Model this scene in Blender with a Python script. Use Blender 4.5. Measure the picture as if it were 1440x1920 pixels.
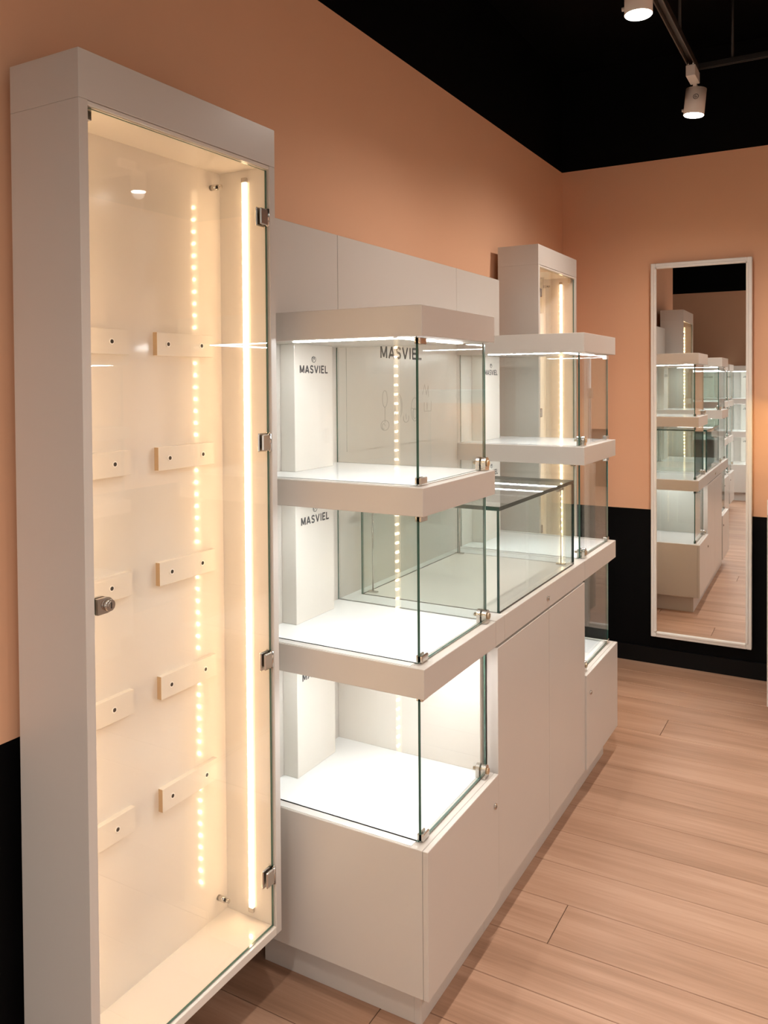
import bpy, bmesh, math, random
from mathutils import Vector, Matrix

random.seed(7)
for o in list(bpy.data.objects):
    bpy.data.objects.remove(o, do_unlink=True)
S = bpy.context.scene
COL = S.collection

# ------------------------------------------------------------------ camera
cam_d = bpy.data.cameras.new('camera')
cam = bpy.data.objects.new('camera', cam_d)
COL.objects.link(cam)
S.camera = cam
Rv = Vector((0.86834647, 0.49590816, -0.00703587))
Uv = Vector((-0.00322974, 0.01984032, 0.99979794))
Fv = Vector((-0.49594755, 0.86814829, -0.01882993))
cam.matrix_world = Matrix(((Rv.x, Uv.x, -Fv.x, 1.5475), (Rv.y, Uv.y, -Fv.y, 0.0),
                           (Rv.z, Uv.z, -Fv.z, 1.65), (0, 0, 0, 1)))
cam_d.sensor_fit = 'AUTO'
cam_d.sensor_width = 36.0
cam_d.lens = 1540.96 / 1920 * 36.0
cam_d.shift_y = -(960 - 745.52) / 1920
cam_d.clip_start = 0.02

# ------------------------------------------------------------------ world, exposure
w = bpy.data.worlds.new('world')
S.world = w
w.use_nodes = True
w.node_tree.nodes['Background'].inputs[0].default_value = (1.0, 0.93, 0.85, 1)
w.node_tree.nodes['Background'].inputs[1].default_value = 1.05
S.view_settings.view_transform = 'Standard'
S.view_settings.look = 'None'
S.view_settings.gamma = 1.0
S.view_settings.use_curve_mapping = False
S.view_settings.exposure = 0.22
S.cycles.transparent_max_bounces = 40
S.cycles.max_bounces = 12
S.cycles.diffuse_bounces = 5
S.cycles.glossy_bounces = 6
S.cycles.sample_clamp_indirect = 6.0

SPOT_W = 58.0          # power of one track spotlight
WARM_LED = 4.6          # diffuser radiance of the tall cabinets' strips
WARM_DOT = 76.0
COOL_LED = 62.0         # radiance of the strips under the showcase slabs

# ------------------------------------------------------------------ materials
def mat(name, col=(.8, .8, .8), rough=.5, metal=0.0, spec=.5, emit=None, est=0.0, coat=0.0):
    m = bpy.data.materials.new(name)
    m.use_nodes = True
    b = m.node_tree.nodes['Principled BSDF']
    b.inputs['Base Color'].default_value = (*col, 1)
    b.inputs['Roughness'].default_value = rough
    b.inputs['Metallic'].default_value = metal
    b.inputs['Specular IOR Level'].default_value = spec
    b.inputs['Coat Weight'].default_value = coat
    if emit:
        b.inputs['Emission Color'].default_value = (*emit, 1)
        b.inputs['Emission Strength'].default_value = est
    return m

def laminate(name, col, rough):
    m = mat(name, col, rough)
    n, l = m.node_tree.nodes, m.node_tree.links
    b = n['Principled BSDF']
    tc = n.new('ShaderNodeTexCoord')
    nz = n.new('ShaderNodeTexNoise')
    nz.inputs['Scale'].default_value = 9.0
    nz.inputs['Detail'].default_value = 3.0
    mr = n.new('ShaderNodeMapRange')
    mr.inputs['To Min'].default_value = rough * .85
    mr.inputs['To Max'].default_value = rough * 1.15
    l.new(tc.outputs['Object'], nz.inputs['Vector'])
    l.new(nz.outputs['Fac'], mr.inputs['Value'])
    l.new(mr.outputs['Result'], b.inputs['Roughness'])
    return m

def banded_wall(name, lo, hi):
    """orange emulsion with a black dado below lo and black paint above hi"""
    m = mat(name, (.5, .3, .2), .6, spec=.1)
    n, l = m.node_tree.nodes, m.node_tree.links
    b = n['Principled BSDF']
    g = n.new('ShaderNodeNewGeometry')
    sx = n.new('ShaderNodeSeparateXYZ')
    l.new(g.outputs['Position'], sx.inputs['Vector'])
    a1 = n.new('ShaderNodeMath'); a1.operation = 'GREATER_THAN'; a1.inputs[1].default_value = lo
    a2 = n.new('ShaderNodeMath'); a2.operation = 'LESS_THAN'; a2.inputs[1].default_value = hi
    mu = n.new('ShaderNodeMath'); mu.operation = 'MULTIPLY'
    l.new(sx.outputs['Z'], a1.inputs[0]); l.new(sx.outputs['Z'], a2.inputs[0])
    l.new(a1.outputs[0], mu.inputs[0]); l.new(a2.outputs[0], mu.inputs[1])
    nz = n.new('ShaderNodeTexNoise')
    nz.inputs['Scale'].default_value = 3.0
    l.new(g.outputs['Position'], nz.inputs['Vector'])
    om = n.new('ShaderNodeMix'); om.data_type = 'RGBA'
    om.inputs[6].default_value = (.80, .470, .300, 1)
    om.inputs[7].default_value = (.83, .490, .315, 1)
    l.new(nz.outputs['Fac'], om.inputs[0])
    mx = n.new('ShaderNodeMix'); mx.data_type = 'RGBA'
    mx.inputs[6].default_value = (.0018, .0018, .0022, 1)
    l.new(mu.outputs[0], mx.inputs[0])
    l.new(om.outputs[2], mx.inputs[7])
    l.new(mx.outputs[2], b.inputs['Base Color'])
    n2 = n.new('ShaderNodeTexNoise'); n2.inputs['Scale'].default_value = 220.0
    bp = n.new('ShaderNodeBump'); bp.inputs['Strength'].default_value = .05; bp.inputs['Distance'].default_value = .002
    l.new(g.outputs['Position'], n2.inputs['Vector'])
    l.new(n2.outputs['Fac'], bp.inputs['Height'])
    l.new(bp.outputs['Normal'], b.inputs['Normal'])
    return m

def glass_mat(name, tint):
    """clear pane: see-through with a Schlick surface reflection on each face"""
    m = bpy.data.materials.new(name)
    m.use_nodes = True
    n, l = m.node_tree.nodes, m.node_tree.links
    n.clear()
    out = n.new('ShaderNodeOutputMaterial')
    g = n.new('ShaderNodeNewGeometry')
    dp = n.new('ShaderNodeVectorMath'); dp.operation = 'DOT_PRODUCT'
    l.new(g.outputs['Incoming'], dp.inputs[0]); l.new(g.outputs['Normal'], dp.inputs[1])
    ab = n.new('ShaderNodeMath'); ab.operation = 'ABSOLUTE'
    l.new(dp.outputs['Value'], ab.inputs[0])
    om = n.new('ShaderNodeMath'); om.operation = 'SUBTRACT'; om.inputs[0].default_value = 1.0
    l.new(ab.outputs[0], om.inputs[1])
    pw = n.new('ShaderNodeMath'); pw.operation = 'POWER'; pw.inputs[1].default_value = 5.0
    l.new(om.outputs[0], pw.inputs[0])
    ma = n.new('ShaderNodeMath'); ma.operation = 'MULTIPLY_ADD'
    ma.inputs[1].default_value = .96; ma.inputs[2].default_value = .04
    l.new(pw.outputs[0], ma.inputs[0])
    tr = n.new('ShaderNodeBsdfTransparent'); tr.inputs[0].default_value = (*tint, 1)
    gl = n.new('ShaderNodeBsdfGlossy'); gl.inputs['Roughness'].default_value = 0.0
    mx = n.new('ShaderNodeMixShader')
    l.new(ma.outputs[0], mx.inputs[0]); l.new(tr.outputs[0], mx.inputs[1]); l.new(gl.outputs[0], mx.inputs[2])
    l.new(mx.outputs[0], out.inputs['Surface'])
    return m

def wood_mat():
    m = mat('oak_plank', (.6, .35, .22), .42, spec=.4)
    n, l = m.node_tree.nodes, m.node_tree.links
    b = n['Principled BSDF']
    tc = n.new('ShaderNodeTexCoord')
    oi = n.new('ShaderNodeObjectInfo')
    sc = n.new('ShaderNodeVectorMath'); sc.operation = 'MULTIPLY'; sc.inputs[1].default_value = (37., 23., 11.)
    cb = n.new('ShaderNodeCombineXYZ')
    for k in range(3):
        l.new(oi.outputs['Random'], cb.inputs[k])
    l.new(cb.outputs[0], sc.inputs[0])
    ad = n.new('ShaderNodeVectorMath'); ad.operation = 'ADD'
    l.new(tc.outputs['Object'], ad.inputs[0]); l.new(sc.outputs[0], ad.inputs[1])
    def stretched(vx, vy, scale, detail, dist=0.0):
        mp = n.new('ShaderNodeVectorMath'); mp.operation = 'MULTIPLY'; mp.inputs[1].default_value = (vx, vy, 1)
        l.new(ad.outputs[0], mp.inputs[0])
        z = n.new('ShaderNodeTexNoise')
        z.inputs['Scale'].default_value = scale; z.inputs['Detail'].default_value = detail
        z.inputs['Distortion'].default_value = dist
        l.new(mp.outputs[0], z.inputs['Vector'])
        return z.outputs['Fac']
    broad = stretched(.55, 8.0, 1.6, 2.0, .3)
    grain = stretched(1.6, 46.0, 2.2, 5.0, .6)
    fine = stretched(5.0, 190.0, 2.0, 3.0)
    def madd(a, k, c):
        x = n.new('ShaderNodeMath'); x.operation = 'MULTIPLY_ADD'; x.inputs[1].default_value = k
        l.new(a, x.inputs[0])
        if isinstance(c, float): x.inputs[2].default_value = c
        else: l.new(c, x.inputs[2])
        return x.outputs[0]
    f = madd(broad, 1.15, -.36)
    f = madd(grain, .55, f)
    f = madd(fine, .26, f)
    f = madd(oi.outputs['Random'], .08, f)
    rp = n.new('ShaderNodeValToRGB')
    e = rp.color_ramp.elements
    e[0].position = .3; e[0].color = (.315, .178, .112, 1)
    e[1].position = .95; e[1].color = (.52, .322, .222, 1)
    k = e.new(.6); k.color = (.415, .242, .158, 1)
    l.new(f, rp.inputs[0])
    l.new(rp.outputs[0], b.inputs['Base Color'])
    bp = n.new('ShaderNodeBump'); bp.inputs['Strength'].default_value = .08; bp.inputs['Distance'].default_value = .001
    l.new(fine, bp.inputs['Height']); l.new(bp.outputs['Normal'], b.inputs['Normal'])
    return m

M = dict(
    white=laminate('white_laminate', (.615, .572, .528), .30),
    inner=laminate('white_gloss_interior_lit', (.77, .725, .665), .10),  # same laminate, made paler to carry the LED light of the interiors
    top=laminate('white_gloss_top_lit', (.88, .88, .87), .12),  # same laminate again, palest: LED brightness put into the colour
    chip=mat('chipboard_edge', (.40, .285, .175), .8),
    glass=glass_mat('clear_glass', (.962, .980, .972)),
    clear=glass_mat('clear_door_glass', (.986, .986, .984)),
    board=mat('matt_white_board', (.735, .69, .625), .5, spec=.3),
    frame=laminate('white_frame_lacquer', (.86, .83, .79), .35),
    task=mat('warm_counter_led', (1, .9, .7), .4, emit=(1.0, .72, .36), est=34.0),
    gedge=mat('green_glass_edge', (.045, .115, .09), .10),
    gdark=mat('dark_glass_edge', (.008, .030, .023), .12),
    chrome=mat('satin_chrome', (.62, .58, .54), .22, 1.0),
    brass=mat('lock_core', (.62, .50, .34), .28, 1.0),
    dark=mat('black_hole', (.01, .008, .006), .7),
    bezel=mat('white_bushing', (.9, .88, .84), .3),
    mirror=mat('silvered_mirror', (.93, .93, .92), .0, 1.0),
    print=mat('grey_print', (.045, .045, .05), .5),
    faint=mat('faint_grey_print', (.40, .37, .34), .5),
    black=mat('black_paint', (.0016, .0016, .002), .6, spec=.08),
    base=mat('black_baseboard', (.0025, .0025, .003), .45, spec=.2),
    under=mat('floor_joint', (.10, .055, .035), .8),
    wall=banded_wall('banded_wall_paint', .897, 2.918),
    wood=wood_mat(),
    lampw=mat('white_lamp_enamel', (.72, .68, .64), .35),
    track=mat('dark_track_metal', (.10, .085, .075), .35, .6),
    rod=mat('black_rod', (.01, .01, .01), .5),
    lens=mat('lamp_lens', (1, 1, 1), .3, emit=(1.0, .93, .84), est=30.0),
    warm=mat('warm_led_cover', (1, .9, .7), .4, emit=(1.0, .70, .40), est=WARM_LED),
    dot=mat('warm_led_diode', (1, .9, .7), .4, emit=(1.0, .67, .37), est=WARM_DOT),
    cool=mat('cool_led_strip', (1, 1, 1), .4, emit=(.98, .99, 1.0), est=COOL_LED),
)

# ------------------------------------------------------------------ builders
ORG = Vector((0, 0, 0))

def link(o, parent=None):
    COL.objects.link(o)
    if parent is not None:
        o.parent = parent
    return o

def thing(name, loc, label, cat, group=None):
    global ORG
    o = bpy.data.objects.new(name, None)
    o.empty_display_size = .1
    o.location = loc
    ORG = Vector(loc)
    link(o)
    o['label'] = label
    o['category'] = cat
    if group:
        o['group'] = group
    return o

def tag(o, label, cat, group=None):
    o['label'] = label; o['category'] = cat
    if group: o['group'] = group
    return o

def add_box(bm, b, bev=0.0, mi=0):
    x0, x1, y0, y1, z0, z1 = b
    t = bmesh.new()
    bmesh.ops.create_cube(t, size=1.0)
    for v in t.verts:
        v.co = Vector(((x0 + x1) / 2 + v.co.x * (x1 - x0), (y0 + y1) / 2 + v.co.y * (y1 - y0),
                       (z0 + z1) / 2 + v.co.z * (z1 - z0)))
    if bev > 0:
        bmesh.ops.bevel(t, geom=t.edges[:] , offset=bev, segments=1, affect='EDGES')
    for f in t.faces:
        f.material_index = mi
    me = bpy.data.meshes.new('t'); t.to_mesh(me); t.free()
    bm.from_mesh(me)
    bpy.data.meshes.remove(me)

def add_cyl(bm, p0, p1, r0, r1=None, seg=24, mi=0):
    p0, p1 = Vector(p0), Vector(p1)
    r1 = r0 if r1 is None else r1
    d = (p1 - p0)
    q = d.to_track_quat('Z', 'Y').to_matrix()
    rings = []
    for p, r in ((p0, r0), (p1, r1)):
        rings.append([bm.verts.new(p + q @ Vector((r * math.cos(2 * math.pi * k / seg), r * math.sin(2 * math.pi * k / seg), 0))) for k in range(seg)])
    for k in range(seg):
        f = bm.faces.new((rings[0][k], rings[0][(k + 1) % seg], rings[1][(k + 1) % seg], rings[1][k]))
        f.smooth = True; f.material_index = mi
    for r, rev in ((rings[0], True), (rings[1], False)):
        f = bm.faces.new(list(reversed(r)) if rev else r)
        f.material_index = mi

def add_prism(bm, pts, axis, a0, a1, mi=0):
    """extrude a closed 2-D outline along an axis (0 = X: pts are (y, z); 2 = Z: pts are (x, y))"""
    def co(p, a):
        return Vector((a, p[0], p[1])) if axis == 0 else (Vector((p[0], a, p[1])) if axis == 1 else Vector((p[0], p[1], a)))
    A = [bm.verts.new(co(p, a0)) for p in pts]
    B = [bm.verts.new(co(p, a1)) for p in pts]
    n = len(pts)
    fs = [bm.faces.new((A[k], A[(k + 1) % n], B[(k + 1) % n], B[k])) for k in range(n)]
    fs += [bm.faces.new(list(reversed(A))), bm.faces.new(B)]
    for f in fs: f.material_index = mi

def finish(name, bm, mats, parent=None, org=None):
    bmesh.ops.recalc_face_normals(bm, faces=bm.faces[:])
    o3 = ORG if org is None else org
    bmesh.ops.translate(bm, verts=bm.verts[:], vec=-o3)
    me = bpy.data.meshes.new(name)
    bm.to_mesh(me); bm.free()
    for m_ in (mats if isinstance(mats, (list, tuple)) else [mats]):
        me.materials.append(m_)
    o = bpy.data.objects.new(name, me)
    return link(o, parent)

def part(name, parent, m, boxes, bev=.0012, label=None):
    bm = bmesh.new()
    for b in boxes:
        add_box(bm, b, bev)
    o = finish(name, bm, m, parent)
    if label: o['label'] = label
    return o

def pane(name, parent, b, axis, edge='gedge', face='glass'):
    """a glass sheet: broad faces clear, rim faces green"""
    bm = bmesh.new()
    add_box(bm, b, 0.0)
    bmesh.ops.recalc_face_normals(bm, faces=bm.faces[:])
    for f in bm.faces:
        f.material_index = 0 if abs(f.normal[axis]) > .9 else 1
    return finish(name, bm, [M[face], M[edge]], parent)

def struct(o):
    o['kind'] = 'structure'
    return o

def room_box(name, b, m):
    global ORG
    ORG = Vector((0, 0, 0))
    bm = bmesh.new(); add_box(bm, b, 0)
    return struct(finish(name, bm, m))

GLYPH = {   # strokes on a unit cell: x 0..1, z 0..1
    'M': (1.15, [[(.09, 0), (.09, 1)], [(.12, .96), (.5, .12)], [(.5, .12), (.88, .96)], [(.91, 1), (.91, 0)]]),
    'A': (1.05, [[(.06, 0), (.5, .98)], [(.5, .98), (.94, 0)], [(.2, .28), (.8, .28)]]),
    'S': (.88, [[(.90, .80), (.78, .90), (.55, .95), (.30, .92), (.14, .80), (.14, .66), (.26, .56), (.50, .50), (.74, .44), (.88, .34), (.88, .20), (.74, .08), (.48, .05), (.24, .09), (.08, .20)]]),
    'V': (1.05, [[(.06, 1), (.5, .02)], [(.5, .02), (.94, 1)]]),
    'I': (.32, [[(.5, 0), (.5, 1)]]),
    'E': (.80, [[(.1, 0), (.1, 1)], [(.1, .94), (.95, .94)], [(.1, .51), (.85, .51)], [(.1, .06), (.95, .06)]]),
    'L': (.78, [[(.1, 0), (.1, 1)], [(.1, .06), (.95, .06)]]),
}

def lettering(name, parent, text, m, y0, y1, z0, z1, x):
    """flat bold condensed letters on a face that looks along +X; reading direction +Y"""
    gap = .26
    tot = sum(GLYPH[c][0] for c in text) + gap * (len(text) - 1)
    k = (y1 - y0) / tot
    cur, strokes = y0, []
    for c in text:
        wd, st = GLYPH[c]
        for p in st:
            strokes.append([(cur + a * wd * k, z0 + b * (z1 - z0)) for a, b in p])
        cur += (wd + gap) * k
    return line_art(name, parent, m, strokes, x, (z1 - z0) * .205)

def line_art(name, parent, m, strokes, x, wd=.0012):
    """thin printed strokes on a face looking along +X; strokes are lists of (y, z)"""
    bm = bmesh.new()
    for s in strokes:
        for (ya, za), (yb, zb) in zip(s, s[1:]):
            dy, dz = yb - ya, zb - za
            L = math.hypot(dy, dz) or 1e-6
            ny, nz = -dz / L * wd / 2, dy / L * wd / 2
            add_prism(bm, [(ya + ny, za + nz), (yb + ny, zb + nz), (yb - ny, zb - nz), (ya - ny, za - nz)], 0, x, x + .0005)
    return finish(name, bm, m, parent)

def arc(cy, cz, ry, rz, a0, a1, n=14):
    return [(cy + ry * math.cos(math.radians(a0 + (a1 - a0) * k / n)), cz + rz * math.sin(math.radians(a0 + (a1 - a0) * k / n))) for k in range(n + 1)]

# ------------------------------------------------------------------ room
YW = 4.9173
room_box('wall_left', (-.2, 0, .8, YW, 0, 3.5), M['wall'])
room_box('wall_back', (-3.2, 3.4, YW, YW + .15, 0, 3.5), M['wall'])
room_box('wall_rear', (-3.2, 3.4, -3.15, -3.0, 0, 3.5), M['wall'])
room_box('wall_right', (3.4, 3.55, .3, YW + .15, 0, 3.5), M['wall'])
room_box('trim_1', (3.4, 3.55, -3.15, .3, 2.75, 3.5), M['black'])        # header over an unseen shop-front opening, added to let in fill light
room_box('wall_far_left', (-3.35, -3.2, -3.15, YW + .15, 0, 3.5), M['wall'])
room_box('ceiling', (-3.35, 3.55, -3.15, YW + .15, 3.5, 3.6), M['black'])
room_box('baseboard_back', (0, 3.4, YW - .014, YW, .001, .093), M['base'])
room_box('baseboard_left', (0, .014, .8, YW - .014, .001, .093), M['base'])
floor = room_box('floor', (-3.35, 3.55, -3.15, YW + .15, -.05, -.004), M['under'])

PW = .2025
row = 0
y = 2.300 - PW * 26
while y < YW - .01:
    yb = min(y + PW, YW)
    k = round((y - 2.300) / PW)
    L = 2.4
    x0 = (.772 if k in (0, 8) else .772 + .70 + ((k * 0.437 + .31) % 1.0) * 1.4)
    x = x0 - L * 4
    xmin = -3.2 if y < .8 - PW else 0.0
    while x < 3.4:
        a, b_ = max(x, xmin), min(x + L, 3.4)
        if b_ - a > .03:
            g = .0011
            bm = bmesh.new()
            cx, cy = (a + b_) / 2, (y + yb) / 2
            add_box(bm, (a + g - cx, b_ - g - cx, y + g - cy, yb - g - cy, -.004, 0), .0011)
            o = finish('plank', bm, M['wood'], floor, Vector((0, 0, 0)))
            o.location = (cx, cy, 0)
        x += L
    y += PW

# ------------------------------------------------------------------ tall wall cabinets
def led_strip(parent, x, y, z0, z1, face):
    """face = -1: looks towards -Y, +1: looks towards +Y; y is the panel it is stuck to"""
    s = part('led_strip', parent, M['warm'], [(x - .0065, x + .0065, min(y, y + face * .008), max(y, y + face * .008), z0 + .012, z1 - .012)], 0)
    bm = bmesh.new()
    n = int((z1 - z0 - .03) / .0325)
    for i in range(n):
        zc = z0 + .03 + i * .0325
        yy = y + face * .0095
        add_box(bm, (x - .0042, x + .0042, min(y, yy), max(y, yy), zc - .0042, zc + .0042), 0)
    d = finish('diode_row', bm, M['dot'], s)
    d['kind'] = 'stuff'
    for z in (z0, z1 - .012):
        part('end_cap', s, M['chrome'], [(x - .008, x + .008, min(y, y + face * .010), max(y, y + face * .010), z, z + .012)], .001)
    return s

def tall_cabinet(y0, y1, label, hinge_far=True, blocks=True):
    X0, X1, Zb, Zh, Zt = .036, .242, .2057, 2.2077, 2.304
    T = .022
    r = thing('wall_cabinet', (.139, (y0 + y1) / 2, Zb), label, 'cabinet', 'tall warm-lit wall cabinets')
    part('header', r, M['white'], [(X0, X1, y0, y1, Zh + .0004, Zt)], .0006)
    part('side_panel', r, M['white'], [(X0, X1, y0, y0 + T, Zb, Zh)], .0006)
    part('side_panel', r, M['white'], [(X0, X1, y1 - T, y1, Zb, Zh)])
    part('side_lit_face', r, M['inner'], [(.076, X1 - .016, y0 + T, y0 + T + .0008, Zb + T, Zh)], 0)  # added skins, paler to paint LED light on the panels' inner faces
    part('side_lit_face', r, M['inner'], [(.076, X1 - .016, y1 - T - .0008, y1 - T, Zb + T, Zh)], 0)
    part('soffit_lit_face', r, M['inner'], [(.076, X1 - .016, y0 + T + .001, y1 - T - .001, Zh - .0008, Zh)], 0)  # added skin that puts the LED glow into the soffit colour
    part('bottom_panel', r, M['inner'], [(X0, X1, y0 + T, y1 - T, Zb, Zb + T)])
    part('back_panel', r, M['inner'], [(X0 + .006, .076, y0 + T, y1 - T, Zb + T, Zh)], 0)
    part('wall_cleat', r, M['white'], [(0, X0 + .006, y0 + .06, y1 - .06, Zh - .25, Zh - .15)], 0)
    part('wall_cleat', r, M['white'], [(0.002, X0 + .006, y0 + .06, y1 - .06, Zb + .15, Zb + .25)], 0)
    # door seal beads along the top of the opening
    part('top_bead', r, M['inner'], [(X1 - .012, X1 - .002, y0 + T, y1 - T, Zh - .009, Zh - .0005)], .001)
    # glass door
    gx0, gx1 = .229, .235
    d = pane('glass_door', r, (gx0, gx1, y0 + T + .004, y1 - T - .004, Zb + T + .003, Zh - .012), 0, 'gedge', 'clear')
    # hinges
    for z in (2.075, 1.497, .932, .365):
        hy = (y1 - T) if hinge_far else (y0 + T)
        sg = -1 if hinge_far else 1
        bm = bmesh.new()
        def bx(x0, x1, a, b2, z0, z1, bev=.0015):
            add_box(bm, (x0, x1, min(hy + sg * a, hy + sg * b2), max(hy + sg * a, hy + sg * b2), z0, z1), bev)
        bx(gx1, gx1 + .006, .002, .036, z - .021, z + .021, .0025)
        bx(gx0 - .006, gx0, .002, .038, z - .024, z + .024, .0025)
        bx(gx0 - .010, gx1 + .004, .0005, .004, z - .024, z + .024, .001)
        add_cyl(bm, (gx1 + .003, hy + sg * .004, z - .022), (gx1 + .003, hy + sg * .004, z + .022), .0045, seg=12)
        finish('hinge', bm, M['chrome'], r)
    # lock on the free edge
    ly = (y0 + T) if hinge_far else (y1 - T)
    sg = 1 if hinge_far else -1
    bm = bmesh.new()
    z = 1.205
    prof = [(ly + sg * .006, z - .016), (ly + sg * .030, z - .016)]
    prof += [(ly + sg * (.030 + .016 * math.sin(a)), z - .016 * math.cos(a)) for a in [math.pi * k / 12 for k in range(1, 12)]]
    prof += [(ly + sg * .030, z + .016), (ly + sg * .006, z + .016)]
    add_prism(bm, prof, 0, gx1, gx1 + .009)
    add_prism(bm, prof, 0, gx0 - .008, gx0)
    lk = finish('lock', bm, M['chrome'], r)
    bm = bmesh.new()
    add_cyl(bm, (gx1 + .009, ly + sg * .032, z), (gx1 + .017, ly + sg * .032, z), .0125, .0115, 28)
    add_cyl(bm, (gx1 + .017, ly + sg * .032, z), (gx1 + .019, ly + sg * .032, z), .008, .0075, 24)
    add_box(bm, (gx1 + .019, gx1 + .0196, ly + sg * .032 - .001, ly + sg * .032 + .001, z - .006, z + .006), 0, 1)
    finish('lock_core', bm, [M['chrome'], M['dark']], lk)
    # magnet catch at the top of the free edge
    part('magnet_catch', r, M['chrome'], [(gx0 - .022, gx0 - .004, min(ly + sg * .010, ly + sg * .024), max(ly + sg * .010, ly + sg * .024), Zh - .032, Zh)], .001)
    # light strips on both inner sides
    led_strip(r, .163, y1 - T, .245, 2.186, -1)
    led_strip(r, .163, y0 + T, .245, 2.186, 1)
    # stand-off screws
    for z in (2.164, .274):
        bm = bmesh.new()
        yy = y1 - .058
        add_cyl(bm, (.076, yy, z), (.099, yy, z), .0075, seg=20)
        add_cyl(bm, (.099, yy, z), (.103, yy, z), .004, seg=16, mi=1)
        add_cyl(bm, (.103, yy, z), (.112, yy, z), .0055, seg=16)
        finish('standoff_screw', bm, [M['chrome'], M['dark']], r)
    if blocks:
        rows = [(1.7465, ((.0365, .155), (.1455,)), 0), (1.4675, ((.0375, .156), (.150,)), 0), (1.187, ((.040, .149), (.136,)), 0),
                (.909, ((.034, .156), (.139,)), 0), (.6325, ((.033, .1565), (.144,)), 0)]
        for zc, (hr, hl), _ in rows:
            for ya, holes in ((1.4506, hr), (1.1650, (.037,) + hl)):
                yb = ya + .1985
                bm = bmesh.new()
                add_box(bm, (.076, .0905, ya, yb, zc - .0285, zc + .0285), .0006)
                bm.faces.ensure_lookup_table()
                for f in bm.faces:
                    f.material_index = 1 if f.normal.y < -.9 or f.normal.y > .9 else 0
                bk = finish('mounting_block', bm, [M['board'], M['chip']], r)
                for h in holes:
                    bm = bmesh.new()
                    add_cyl(bm, (.0905, ya + h, zc), (.0918, ya + h, zc), .0072, seg=20)
                    add_cyl(bm, (.0918, ya + h, zc), (.0921, ya + h, zc), .0047, seg=18, mi=1)
                    finish('screw_hole', bm, [M['bezel'], M['dark']], bk)
    return r

tall_cabinet(1.1005, 1.7219, 'tall white wall cabinet with warm LED strips and rows of mounting blocks, nearest the camera')
tall_cabinet(3.7767, 4.399, 'tall warm-lit wall cabinet half hidden behind the farther tiered showcase', hinge_far=False, blocks=False)

# ------------------------------------------------------------------ tiered showcases
ZB, S1, S2, S3 = .4906, (.867, .9425), (1.3185, 1.3896), (1.763, 1.8389)
XF = .6346

def door_lock(parent, x, y, z, inside=-1):
    """rounded clamp lock standing on a shelf at the bottom corner of a glass door"""
    bm = bmesh.new()
    prof = [(y - .014, z), (y - .014, z + .025)] + [(y - .014 * math.cos(a), z + .025 + .014 * math.sin(a)) for a in [math.pi * k / 10 for k in range(1, 10)]] + [(y + .014, z + .025), (y + .014, z)]
    add_prism(bm, prof, 0, x + .003, x + .017)
    add_prism(bm, prof, 0, x - .014, x - .003)
    l_ = finish('door_lock', bm, M['chrome'], parent)
    bm = bmesh.new()
    add_cyl(bm, (x + .017, y, z + .021), (x + .022, y, z + .021), .0095, .009, 20)
    add_cyl(bm, (x - .026, y, z + .021), (x + .018, y, z + .021), .005, seg=12)
    finish('lock_core', bm, M['brass'], l_)

def corner_clip(parent, x, ya, yb, z0, z1):
    bm = bmesh.new()
    add_box(bm, (x + .003, x + .009, ya, yb, z0, z1), .0016)
    add_box(bm, (x - .009, x - .003, ya, yb, z0, z1), .0016)
    add_box(bm, (x - .009, x + .009, ya - .003, ya + .002, z0, z1), .001)
    finish('corner_clip', bm, M['chrome'], parent)

def round_lock(name, parent, x, y, z, r=.009):
    bm = bmesh.new()
    add_cyl(bm, (x, y, z), (x + .004, y, z), r, r * .92, 24)
    add_cyl(bm, (x + .004, y, z), (x + .0055, y, z), r * .55, r * .5, 18)
    add_box(bm, (x + .0055, x + .006, y - .0008, y + .0008, z - r * .4, z + r * .4), 0, 1)
    finish(name, bm, [M['chrome'], M['dark']], parent)

def crest(name, parent, m, y, z, x, s=1.0):
    line_art(name, parent, m, [arc(y, z, .0085 * s, .0075 * s, 130, 410), arc(y - .001 * s, z + .001 * s, .0042 * s, .0055 * s, 20, 260),
                              [(y - .004 * s, z + .006 * s), (y + .002 * s, z - .001 * s), (y + .0035 * s, z + .006 * s)]], x, .0014 * s)

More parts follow.
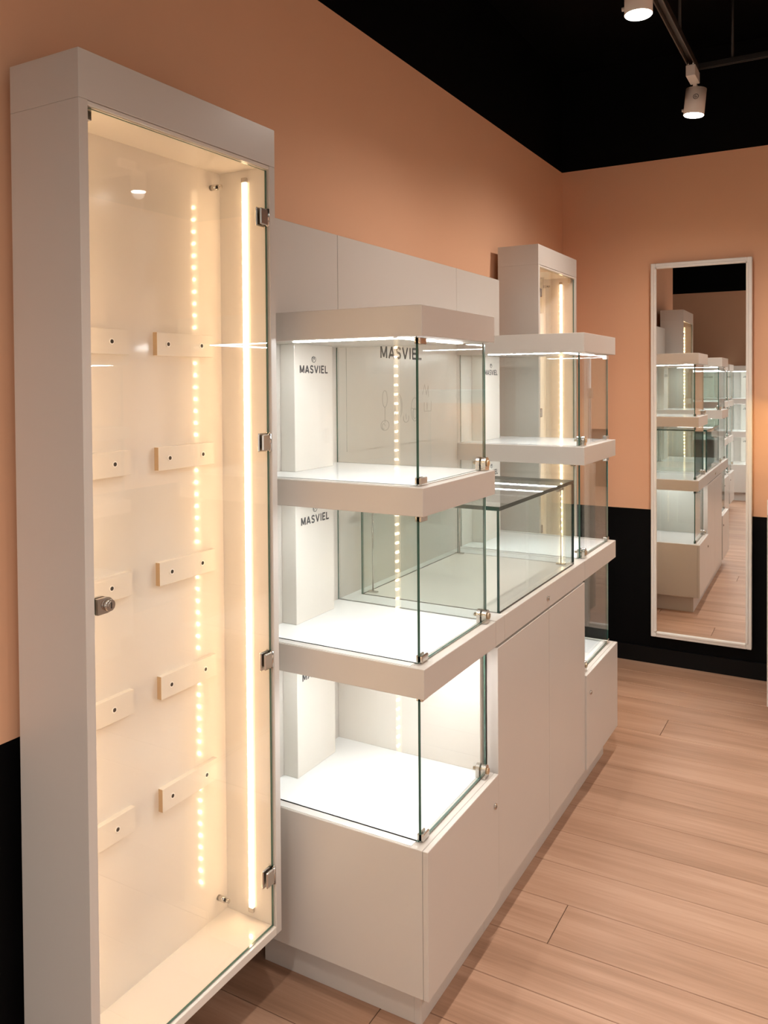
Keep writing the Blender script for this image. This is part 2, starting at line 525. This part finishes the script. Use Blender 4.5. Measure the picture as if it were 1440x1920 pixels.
def showcase(y0, y1, label, near_lock=False, closed_far=True, near_in=.055, far_in=.008, door_hi=XF + .007, group='tiered glass showcases', panel_top=2.129):
    r = thing('tiered_showcase', (.365, (y0 + y1) / 2, 0), label, 'showcase', group)
    xb = .09
    part('back_panel', r, M['white'], [(0.016, xb, y0 + .001, y1 - .001, .1, panel_top)])
    # base
    part('plinth_side', r, M['white'], [(xb, .572, y0 + near_in, y0 + near_in + .018, 0, .118)])
    part('plinth_side', r, M['white'], [(xb, .572, y1 - .073, y1 - .055, 0, .118)])
    part('plinth_front', r, M['white'], [(.572, .592, y0 + near_in, y1 - (.0 if closed_far else .055), 0, .118)])
    part('base_cabinet', r, M['white'], [(xb, .626, y0, y1 - .0008, .116, ZB)])
    dr = part('door', r, M['white'], [(.6268, door_hi, y0, y1 - .0015, .116, ZB)])
    round_lock('door_keyhole', dr, door_hi, (y1 - .030) if not near_lock else y0 + .053, .408)
    # slabs
    for nm, (a, b) in (('counter_slab', S1), ('shelf_slab', S2), ('canopy_slab', S3)):
        part(nm, r, M['white'] if nm == 'canopy_slab' else [M['white']], [(xb, XF, y0, y1 - .0008, a, b)])
    # glossy shelf surfaces, paler than the slabs to paint in LED light
    gx = .605
    levels = [(ZB, S1[0]), (S1[1], S2[0]), (S2[1], S3[0])]
    for i, (a, b) in enumerate(levels):
        part('shelf_surface', r, M['top'], [(xb, gx - .012, y0 + .006, y1 - .006, a, a + .0012)], 0)
        a2 = a + .0012
        pane('side_pane', r, (xb + .001, gx - .0035, y0 + .030, y0 + .036, a2, b), 1)
        if i == 0 and closed_far:
            part('side_lit_face', r, M['inner'], [(xb, .590, y1 - .016, y1 - .001, a2, b)])
        else:
            pane('side_pane', r, (xb + .001, gx - .0035, y1 - far_in - .006, y1 - far_in, a2, b), 1)
        pane('glass_door', r, (gx - .003, gx + .003, y0 + .031, y1 - far_in - (.010 if i == 0 and closed_far else 0), a2 + .003, b - .003), 0)
        yl = y1 - far_in - .022
        if i == 0 and closed_far: yl -= .012
        if near_lock:
            door_lock(r, gx, y0 + .056, a + .001)
            corner_clip(r, gx, y1 - far_in - .036, y1 - far_in - .006, a + .004, a + .020)
            corner_clip(r, gx, y1 - far_in - .036, y1 - far_in - .006, b - .020, b - .003)
        else:
            door_lock(r, gx, yl, a + .001)
            corner_clip(r, gx, y0 + .034, y0 + .066, a + .004, a + .021)
            corner_clip(r, gx, y0 + .034, y0 + .066, b - .019, b - .002)
        # floor channel in front of the door
        part('door_track', r, M['chrome'], [(gx + .0035, gx + .0055, y0 + .036, y1 - far_in - .03, a, a + .002)], 0)
        # pillar with the printed name
        py0, py1 = y0 + .152, y0 + .352
        p = part('display_pillar', r, M['inner'], [(xb, .142, py0, py1, a2, b)])
        zt = b - (.062 if i == 2 else (.066 if i == 1 else .075))
        lettering('lettering', p, 'MASVIEL', M['print'], py0 + .026, py0 + .173, zt - .0225, zt, .142)
        crest('crest', p, M['print'], py0 + .098, zt + .019, .142, 1.25)
        # light strips under the slab
        part('led_strip', r, M['cool'], [(gx - .072, gx - .050, y0 + .06, y1 - .05, b - .0022, b - .0002)], 0)
        part('led_strip', r, M['cool'], [(xb + .12, gx - .09, y0 + .052, y0 + .070, b - .0022, b - .0002)], 0)
    return r

A0, A1, B0, B1 = 1.787, 2.2533, 3.1755, 3.66
tower_a = showcase(A0, A1, 'nearer tiered glass showcase with three lit boxes and printed white pillars')
tower_b = showcase(B0, B1, 'farther tiered glass showcase beside the black dado, before the mirror', near_lock=True, closed_far=False, far_in=.028, near_in=0.0)

# ------------------------------------------------------------------ low counter between the towers
c0, c1 = A1, B0
r = thing('counter_cabinet', (.365, (c0 + c1) / 2, 0), 'low white two-door cabinet with a glass case on top, between the tiered showcases', 'cabinet')
part('back_panel', r, M['white'], [(.016, .09, c0 + .001, c1 - .001, .1, 2.129)])
part('plinth_front', r, M['white'], [(.572, .592, c0, c1, 0, .118)])
part('carcass', r, M['white'], [(.09, .585, c0 + .0005, c1 - .0005, .118, .9425)])
part('counter_top', r, M['top'], [(.09, .585, c0 + .0005, c1 - .0005, .9425, .9437)], 0)
part('door', r, M['white'], [(.598, XF, c0 + .015, 2.7380, .116, .8595)])
part('door', r, M['white'], [(.598, XF, 2.7410, c1 - .0008, .116, .8595)])
part('filler_strip', r, M['white'], [(.585, XF, c0 + .0015, 2.3225, .867, .9437)])
dw = part('drawer_front', r, M['white'], [(.585, XF, 2.3245, c1 - .001, .867, .9437)])
round_lock('drawer_keyhole', dw, XF, 2.7264, .9005, .010)
g0, g1, gz = 2.328, 3.092, 1.269
part('case_floor', r, M['inner'], [(.126, .616, g0, g1, .9437, .9449)], 0)
pane('case_pane', r, (.609, .617, g0, g1, .9449, gz - .0125), 0, 'gdark')
pane('case_pane', r, (.132, .6085, g0, g0 + .007, .9449, gz - .0125), 1)
pane('case_pane', r, (.132, .6085, g1 - .006, g1, .9449, gz - .0125), 1)
pane('case_pane', r, (.126, .132, g0, g1, .9449, gz - .0125), 0)
pane('case_lid', r, (.126, .617, g0, g1, gz - .012, gz), 2, 'gdark')
for x, yy in ((.150, g0 + .035), (.150, g1 - .03), (.575, g1 - .03)):
    bm = bmesh.new()
    add_box(bm, (x - .018, x + .018, yy - .008, yy + .008, .9449, .9500), .001)
    add_cyl(bm, (x, yy, .950), (x, yy, gz - .012), .0022, seg=10)
    finish('case_post', bm, M['chrome'], r)
bm = bmesh.new()
add_cyl(bm, (.590, g1 - .115, gz - .028), (.590, g1 - .055, gz - .028), .006, seg=14)
finish('case_handle', bm, M['chrome'], r)
# graphic on the panel behind the counter
bp_ = part('wall_graphic', r, M['white'], [(.09, .0915, 2.30, 3.13, 1.42, 1.80)], 0)
lettering('lettering', bp_, 'MASVIEL', M['print'], 2.525, 2.845, 1.736, 1.778, .0915)
yc = 2.60
sk = [arc(2.555, 1.590, .018, .030, 0, 360), [(2.555, 1.56), (2.555, 1.505)], arc(2.555, 1.495, .030, .018, 0, 360), arc(2.545, 1.492, .010, .010, 0, 300),
      arc(2.655, 1.560, .030, .045, -60, 240), arc(2.655, 1.560, .022, .036, -40, 230), arc(2.715, 1.515, .022, .016, 150, 390), [(2.713, 1.53), (2.716, 1.51)],
      arc(2.785, 1.545, .030, .045, 0, 360), [(2.76, 1.55), (2.81, 1.54)], arc(2.785, 1.53, .015, .02, 0, 360),
      [(2.85, 1.60), (2.87, 1.64), (2.885, 1.60), (2.90, 1.635), (2.905, 1.59)], [(2.865, 1.57), (2.865, 1.535), (2.925, 1.535), (2.925, 1.575)], [(2.89, 1.57), (2.89, 1.54)]]
line_art('jewellery_sketch', bp_, M['faint'], sk, .0915, .0022)

# ------------------------------------------------------------------ mirror
W_, H0, H1, D_ = .533, .172, 2.316, .042
mx_ = (.536 + 1.069) / 2
mr = thing('wall_mirror', (mx_, 4.872, H0), 'tall rectangular mirror in a stepped white frame on the back wall', 'mirror')
def bar(name, x0, x1, z0, z1, y0, y1): return (mx_ + x0, mx_ + x1, 4.872 + y0, 4.872 + y1, z0, z1)
hw = W_ / 2
for (x0, x1, z0, z1, ix0, ix1, iz0, iz1) in ((-hw, -hw + .026, H0, H1, -hw + .016, -hw + .030, H0 + .03, H1 - .03), (hw - .026, hw, H0, H1, hw - .030, hw - .016, H0 + .03, H1 - .03),
        (-hw + .026, hw - .026, H1 - .026, H1, -hw + .03, hw - .03, H1 - .030, H1 - .016), (-hw + .026, hw - .026, H0, H0 + .026, -hw + .03, hw - .03, H0 + .016, H0 + .030)):
    f = part('frame_bar', mr, M['frame'], [bar('', x0, x1, z0, z1, -.012, .030)], .003)
    part('frame_bead', f, M['frame'], [bar('', ix0, ix1, iz0, iz1, -.017, .006)], .003)
part('mirror_glass', mr, M['mirror'], [bar('', -hw + .026, hw - .026, H0 + .026, H1 - .026, -.004, .002)], 0)
mr.rotation_euler = (0, 0, .0105)

# ------------------------------------------------------------------ track lighting
def track(name, p0, p1, label, m='track', h=.017):
    t = thing(name, ((p0[0] + p1[0]) / 2, (p0[1] + p1[1]) / 2, p0[2]), label, 'lighting track')
    bm = bmesh.new()
    ax = 1 if abs(p1[1] - p0[1]) > abs(p1[0] - p0[0]) else 0
    def rail(o0, o1, z0, z1):
        if ax == 1: add_box(bm, (p0[0] + o0, p0[0] + o1, min(p0[1], p1[1]), max(p0[1], p1[1]), z0, z1), .001)
        else: add_box(bm, (min(p0[0], p1[0]), max(p0[0], p1[0]), p0[1] + o0, p0[1] + o1, z0, z1), .001)
    z = p0[2]
    hz = .015 if h > .012 else .008
    rail(-h, -h + .005, z - hz, z + .015)
    rail(h - .005, h, z - hz, z + .015)
    rail(-h + .005, h - .005, z + .008, z + .015)
    finish('rail', bm, M[m], t)
    n = 3
    for k in range(n):
        f = .06 + .88 * k / (n - 1)
        q = [p0[i] + (p1[i] - p0[i]) * f for i in range(3)]
        bm = bmesh.new()
        add_cyl(bm, (q[0], q[1], z + .015), (q[0], q[1], 3.5), .006, seg=10)
        finish('hanger_rod', bm, M['rod'], t)
    return t

track('light_track', (.945, -2.2, 3.0), (.945, 3.80, 3.0), 'dark lighting track running over the showcases towards the corner')
track('light_track', (.963, 3.79, 3.0), (3.2, 3.79, 3.0), 'thin dark lighting track crossing towards the right wall', 'rod', .010)
track('light_track', (2.677, -2.2, 3.0), (2.677, 3.75, 3.0), 'dark lighting track over the right side of the shop, reflected only')

def spot(x, y, label, power, aim=(0, 0), size=math.radians(158)):
    t = thing('track_spotlight', (x, y, 2.985), label, 'spotlight', 'white track spotlights')
    part('track_adapter', t, M['lampw'], [(x - .019, x + .019, y - .115, y + .005, 2.936, 2.983)], .002)
    for dx in (-.010, .010):
        bm = bmesh.new()
        add_cyl(bm, (x + dx, y - .108, 2.983), (x + dx, y - .108, 2.998), .004, seg=10)
        finish('adapter_pin', bm, M['chrome'], t)
    d = Vector((aim[0], aim[1], -1)).normalized()
    top = Vector((x, y + .035, 2.925)); bot = top + d * .112
    part('bracket', t, M['lampw'], [(x - .008, x + .008, y - .006, y + .030, 2.918, 2.938)], .002)
    bm = bmesh.new()
    add_cyl(bm, top, bot, .0435, seg=40)
    h = finish('lamp_housing', bm, M['lampw'], t)
    e = [ed for ed in h.data.edges]
    bm = bmesh.new()
    add_cyl(bm, bot + d * .0005, bot + d * .003, .0405, .0395, 36)
    lens = finish('lamp_lens', bm, M['lens'], t)
    bm = bmesh.new()
    add_cyl(bm, top + d * .085 + Vector((-.043, 0, 0)), top + d * .085 + Vector((-.052, 0, 0)), .007, .006, 16)
    finish('adjusting_knob', bm, M['lampw'], t)
    # round emblem on the housing, on the side that faces the shop
    nd = Vector((.22, -1, 0)).normalized()
    c = top + d * .045 + nd * .0436
    bm = bmesh.new()
    u = Vector((0, 0, 1)).cross(nd).normalized(); v = d
    def ring(r0, r1, a0=0, a1=360, n=20):
        for k in range(n):
            f0, f1 = [math.radians(a0 + (a1 - a0) * (k + q) / n) for q in (0, 1)]
            P = []
            for rr, ff in ((r0, f0), (r1, f0), (r1, f1), (r0, f1)):
                off = u * rr * math.cos(ff) + v * rr * math.sin(ff)
                dip = (rr * math.cos(ff)) ** 2 / (2 * .0435)
                P.append(bm.verts.new(c + off - nd * dip + nd * .0004))
            bm.faces.new(P)
    ring(.0092, .0116); ring(.0042, .0060, 0, 270); ring(0.0005, .0022)
    finish('emblem', bm, M['print'], h)
    ld = bpy.data.lights.new('spot_beam', 'SPOT')
    ld.energy = power; ld.color = (1.0, .91, .82); ld.spot_size = size; ld.spot_blend = 1.0
    ld.shadow_soft_size = .035
    lo = bpy.data.objects.new('spot_beam', ld)
    link(lo, t)
    lo.location = bot + d * .012 - Vector((x, y, 2.985))
    lo.rotation_euler = d.to_track_quat('-Z', 'Y').to_euler()
    return t

spot(.945, 3.80, 'white cylinder spotlight with round emblem at the end of the track', SPOT_W, (-.10, 0))
spot(.950, 2.66, 'white cylinder spotlight cut off by the top edge of the picture', SPOT_W)
for i, (x, y) in enumerate(((1.0, 1.14), (.945, -.1), (.945, -1.3))):  # first lamp follows from a floor shadow; the other two are added fill
    spot(x, y, 'white track spotlight above the camera, ' + ('first', 'added for fill, second', 'added for fill, third')[i] + ' behind the one cut off by the picture', SPOT_W * (.6, .95, 1.0)[i], (0, 0), math.radians((100, 158, 158)[i]))
for i, (x, y) in enumerate(((2.677, 3.57), (2.677, 2.3), (2.677, 1.0), (2.677, -.4), (2.677, -1.8))):  # only the first shows as a reflection; the rest are unseen, added fill
    spot(x, y, ('white track spotlight whose lens is mirrored in the near cabinet door',
                'white track spotlight on the right track, added for fill, second from the back wall', 'white track spotlight on the right track, added for fill, third from the back wall',
                'white track spotlight on the right track, added for fill, fourth from the back wall', 'white track spotlight on the right track, added for fill, nearest the rear wall')[i], SPOT_W)

# ------------------------------------------------------------------ showcase at the right edge, by the back wall
r = thing('back_wall_counter', (1.65, 4.50, 0), 'white counter showcase at the right edge, beside the mirror', 'showcase')
part('base_cabinet', r, M['white'], [(1.200, 2.10, 4.205, 4.86, .116, 1.02)])
part('plinth', r, M['white'], [(1.25, 2.05, 4.25, 4.86, 0, .116)])
part('counter_slab', r, M['top'], [(1.2015, 2.12, 4.19, 4.88, 1.02, 1.09)])
part('canopy_slab', r, M['white'], [(1.215, 2.12, 4.20, 4.88, 1.53, 1.60)])
pane('side_pane', r, (1.225, 1.231, 4.22, 4.87, 1.09, 1.53), 0)
pane('side_pane', r, (2.094, 2.10, 4.22, 4.87, 1.09, 1.53), 0)
pane('front_pane', r, (1.231, 2.094, 4.22, 4.226, 1.09, 1.53), 1)
part('led_strip', r, M['task'], [(1.27, 2.05, 4.80, 4.815, 1.523, 1.5298)], 0)
part('led_strip', r, M['task'], [(1.245, 1.257, 4.30, 4.78, 1.523, 1.5298)], 0)

# ------------------------------------------------------------------ showcases seen in the mirror
def copy_tree(o, parent=None):
    c = o.copy()
    COL.objects.link(c)
    c.parent = parent
    for ch in list(o.children):
        copy_tree(ch, c)
    return c

more = [((.08, -.79, 0), 0, 'tiered showcase seen in the mirror just past the near wall cabinet'),
        ((.08, -1.42, 0), 0, 'tiered showcase seen in the mirror, last before the rear wall row'),
        ((-.10, -2.62, 0), math.pi / 2, 'tiered showcase of the rear wall row, leftmost in the mirror'),
        ((.45, -2.62, 0), math.pi / 2, 'tiered showcase in the middle of the rear wall row in the mirror'),
        ((1.00, -2.62, 0), math.pi / 2, 'tiered showcase of the rear wall row, at the right edge of the mirror'),
        ((3.02, 3.35, 0), math.pi, 'tiered showcase on the right wall, faintly reflected in the near cabinet door')]
proto = showcase(A0, A1, more[0][2], panel_top=S3[1])
for i, (loc, rz, lab) in enumerate(more):
    c = copy_tree(proto) if i else proto
    c.location = loc
    c.rotation_euler = (0, 0, rz)
    c['label'] = lab
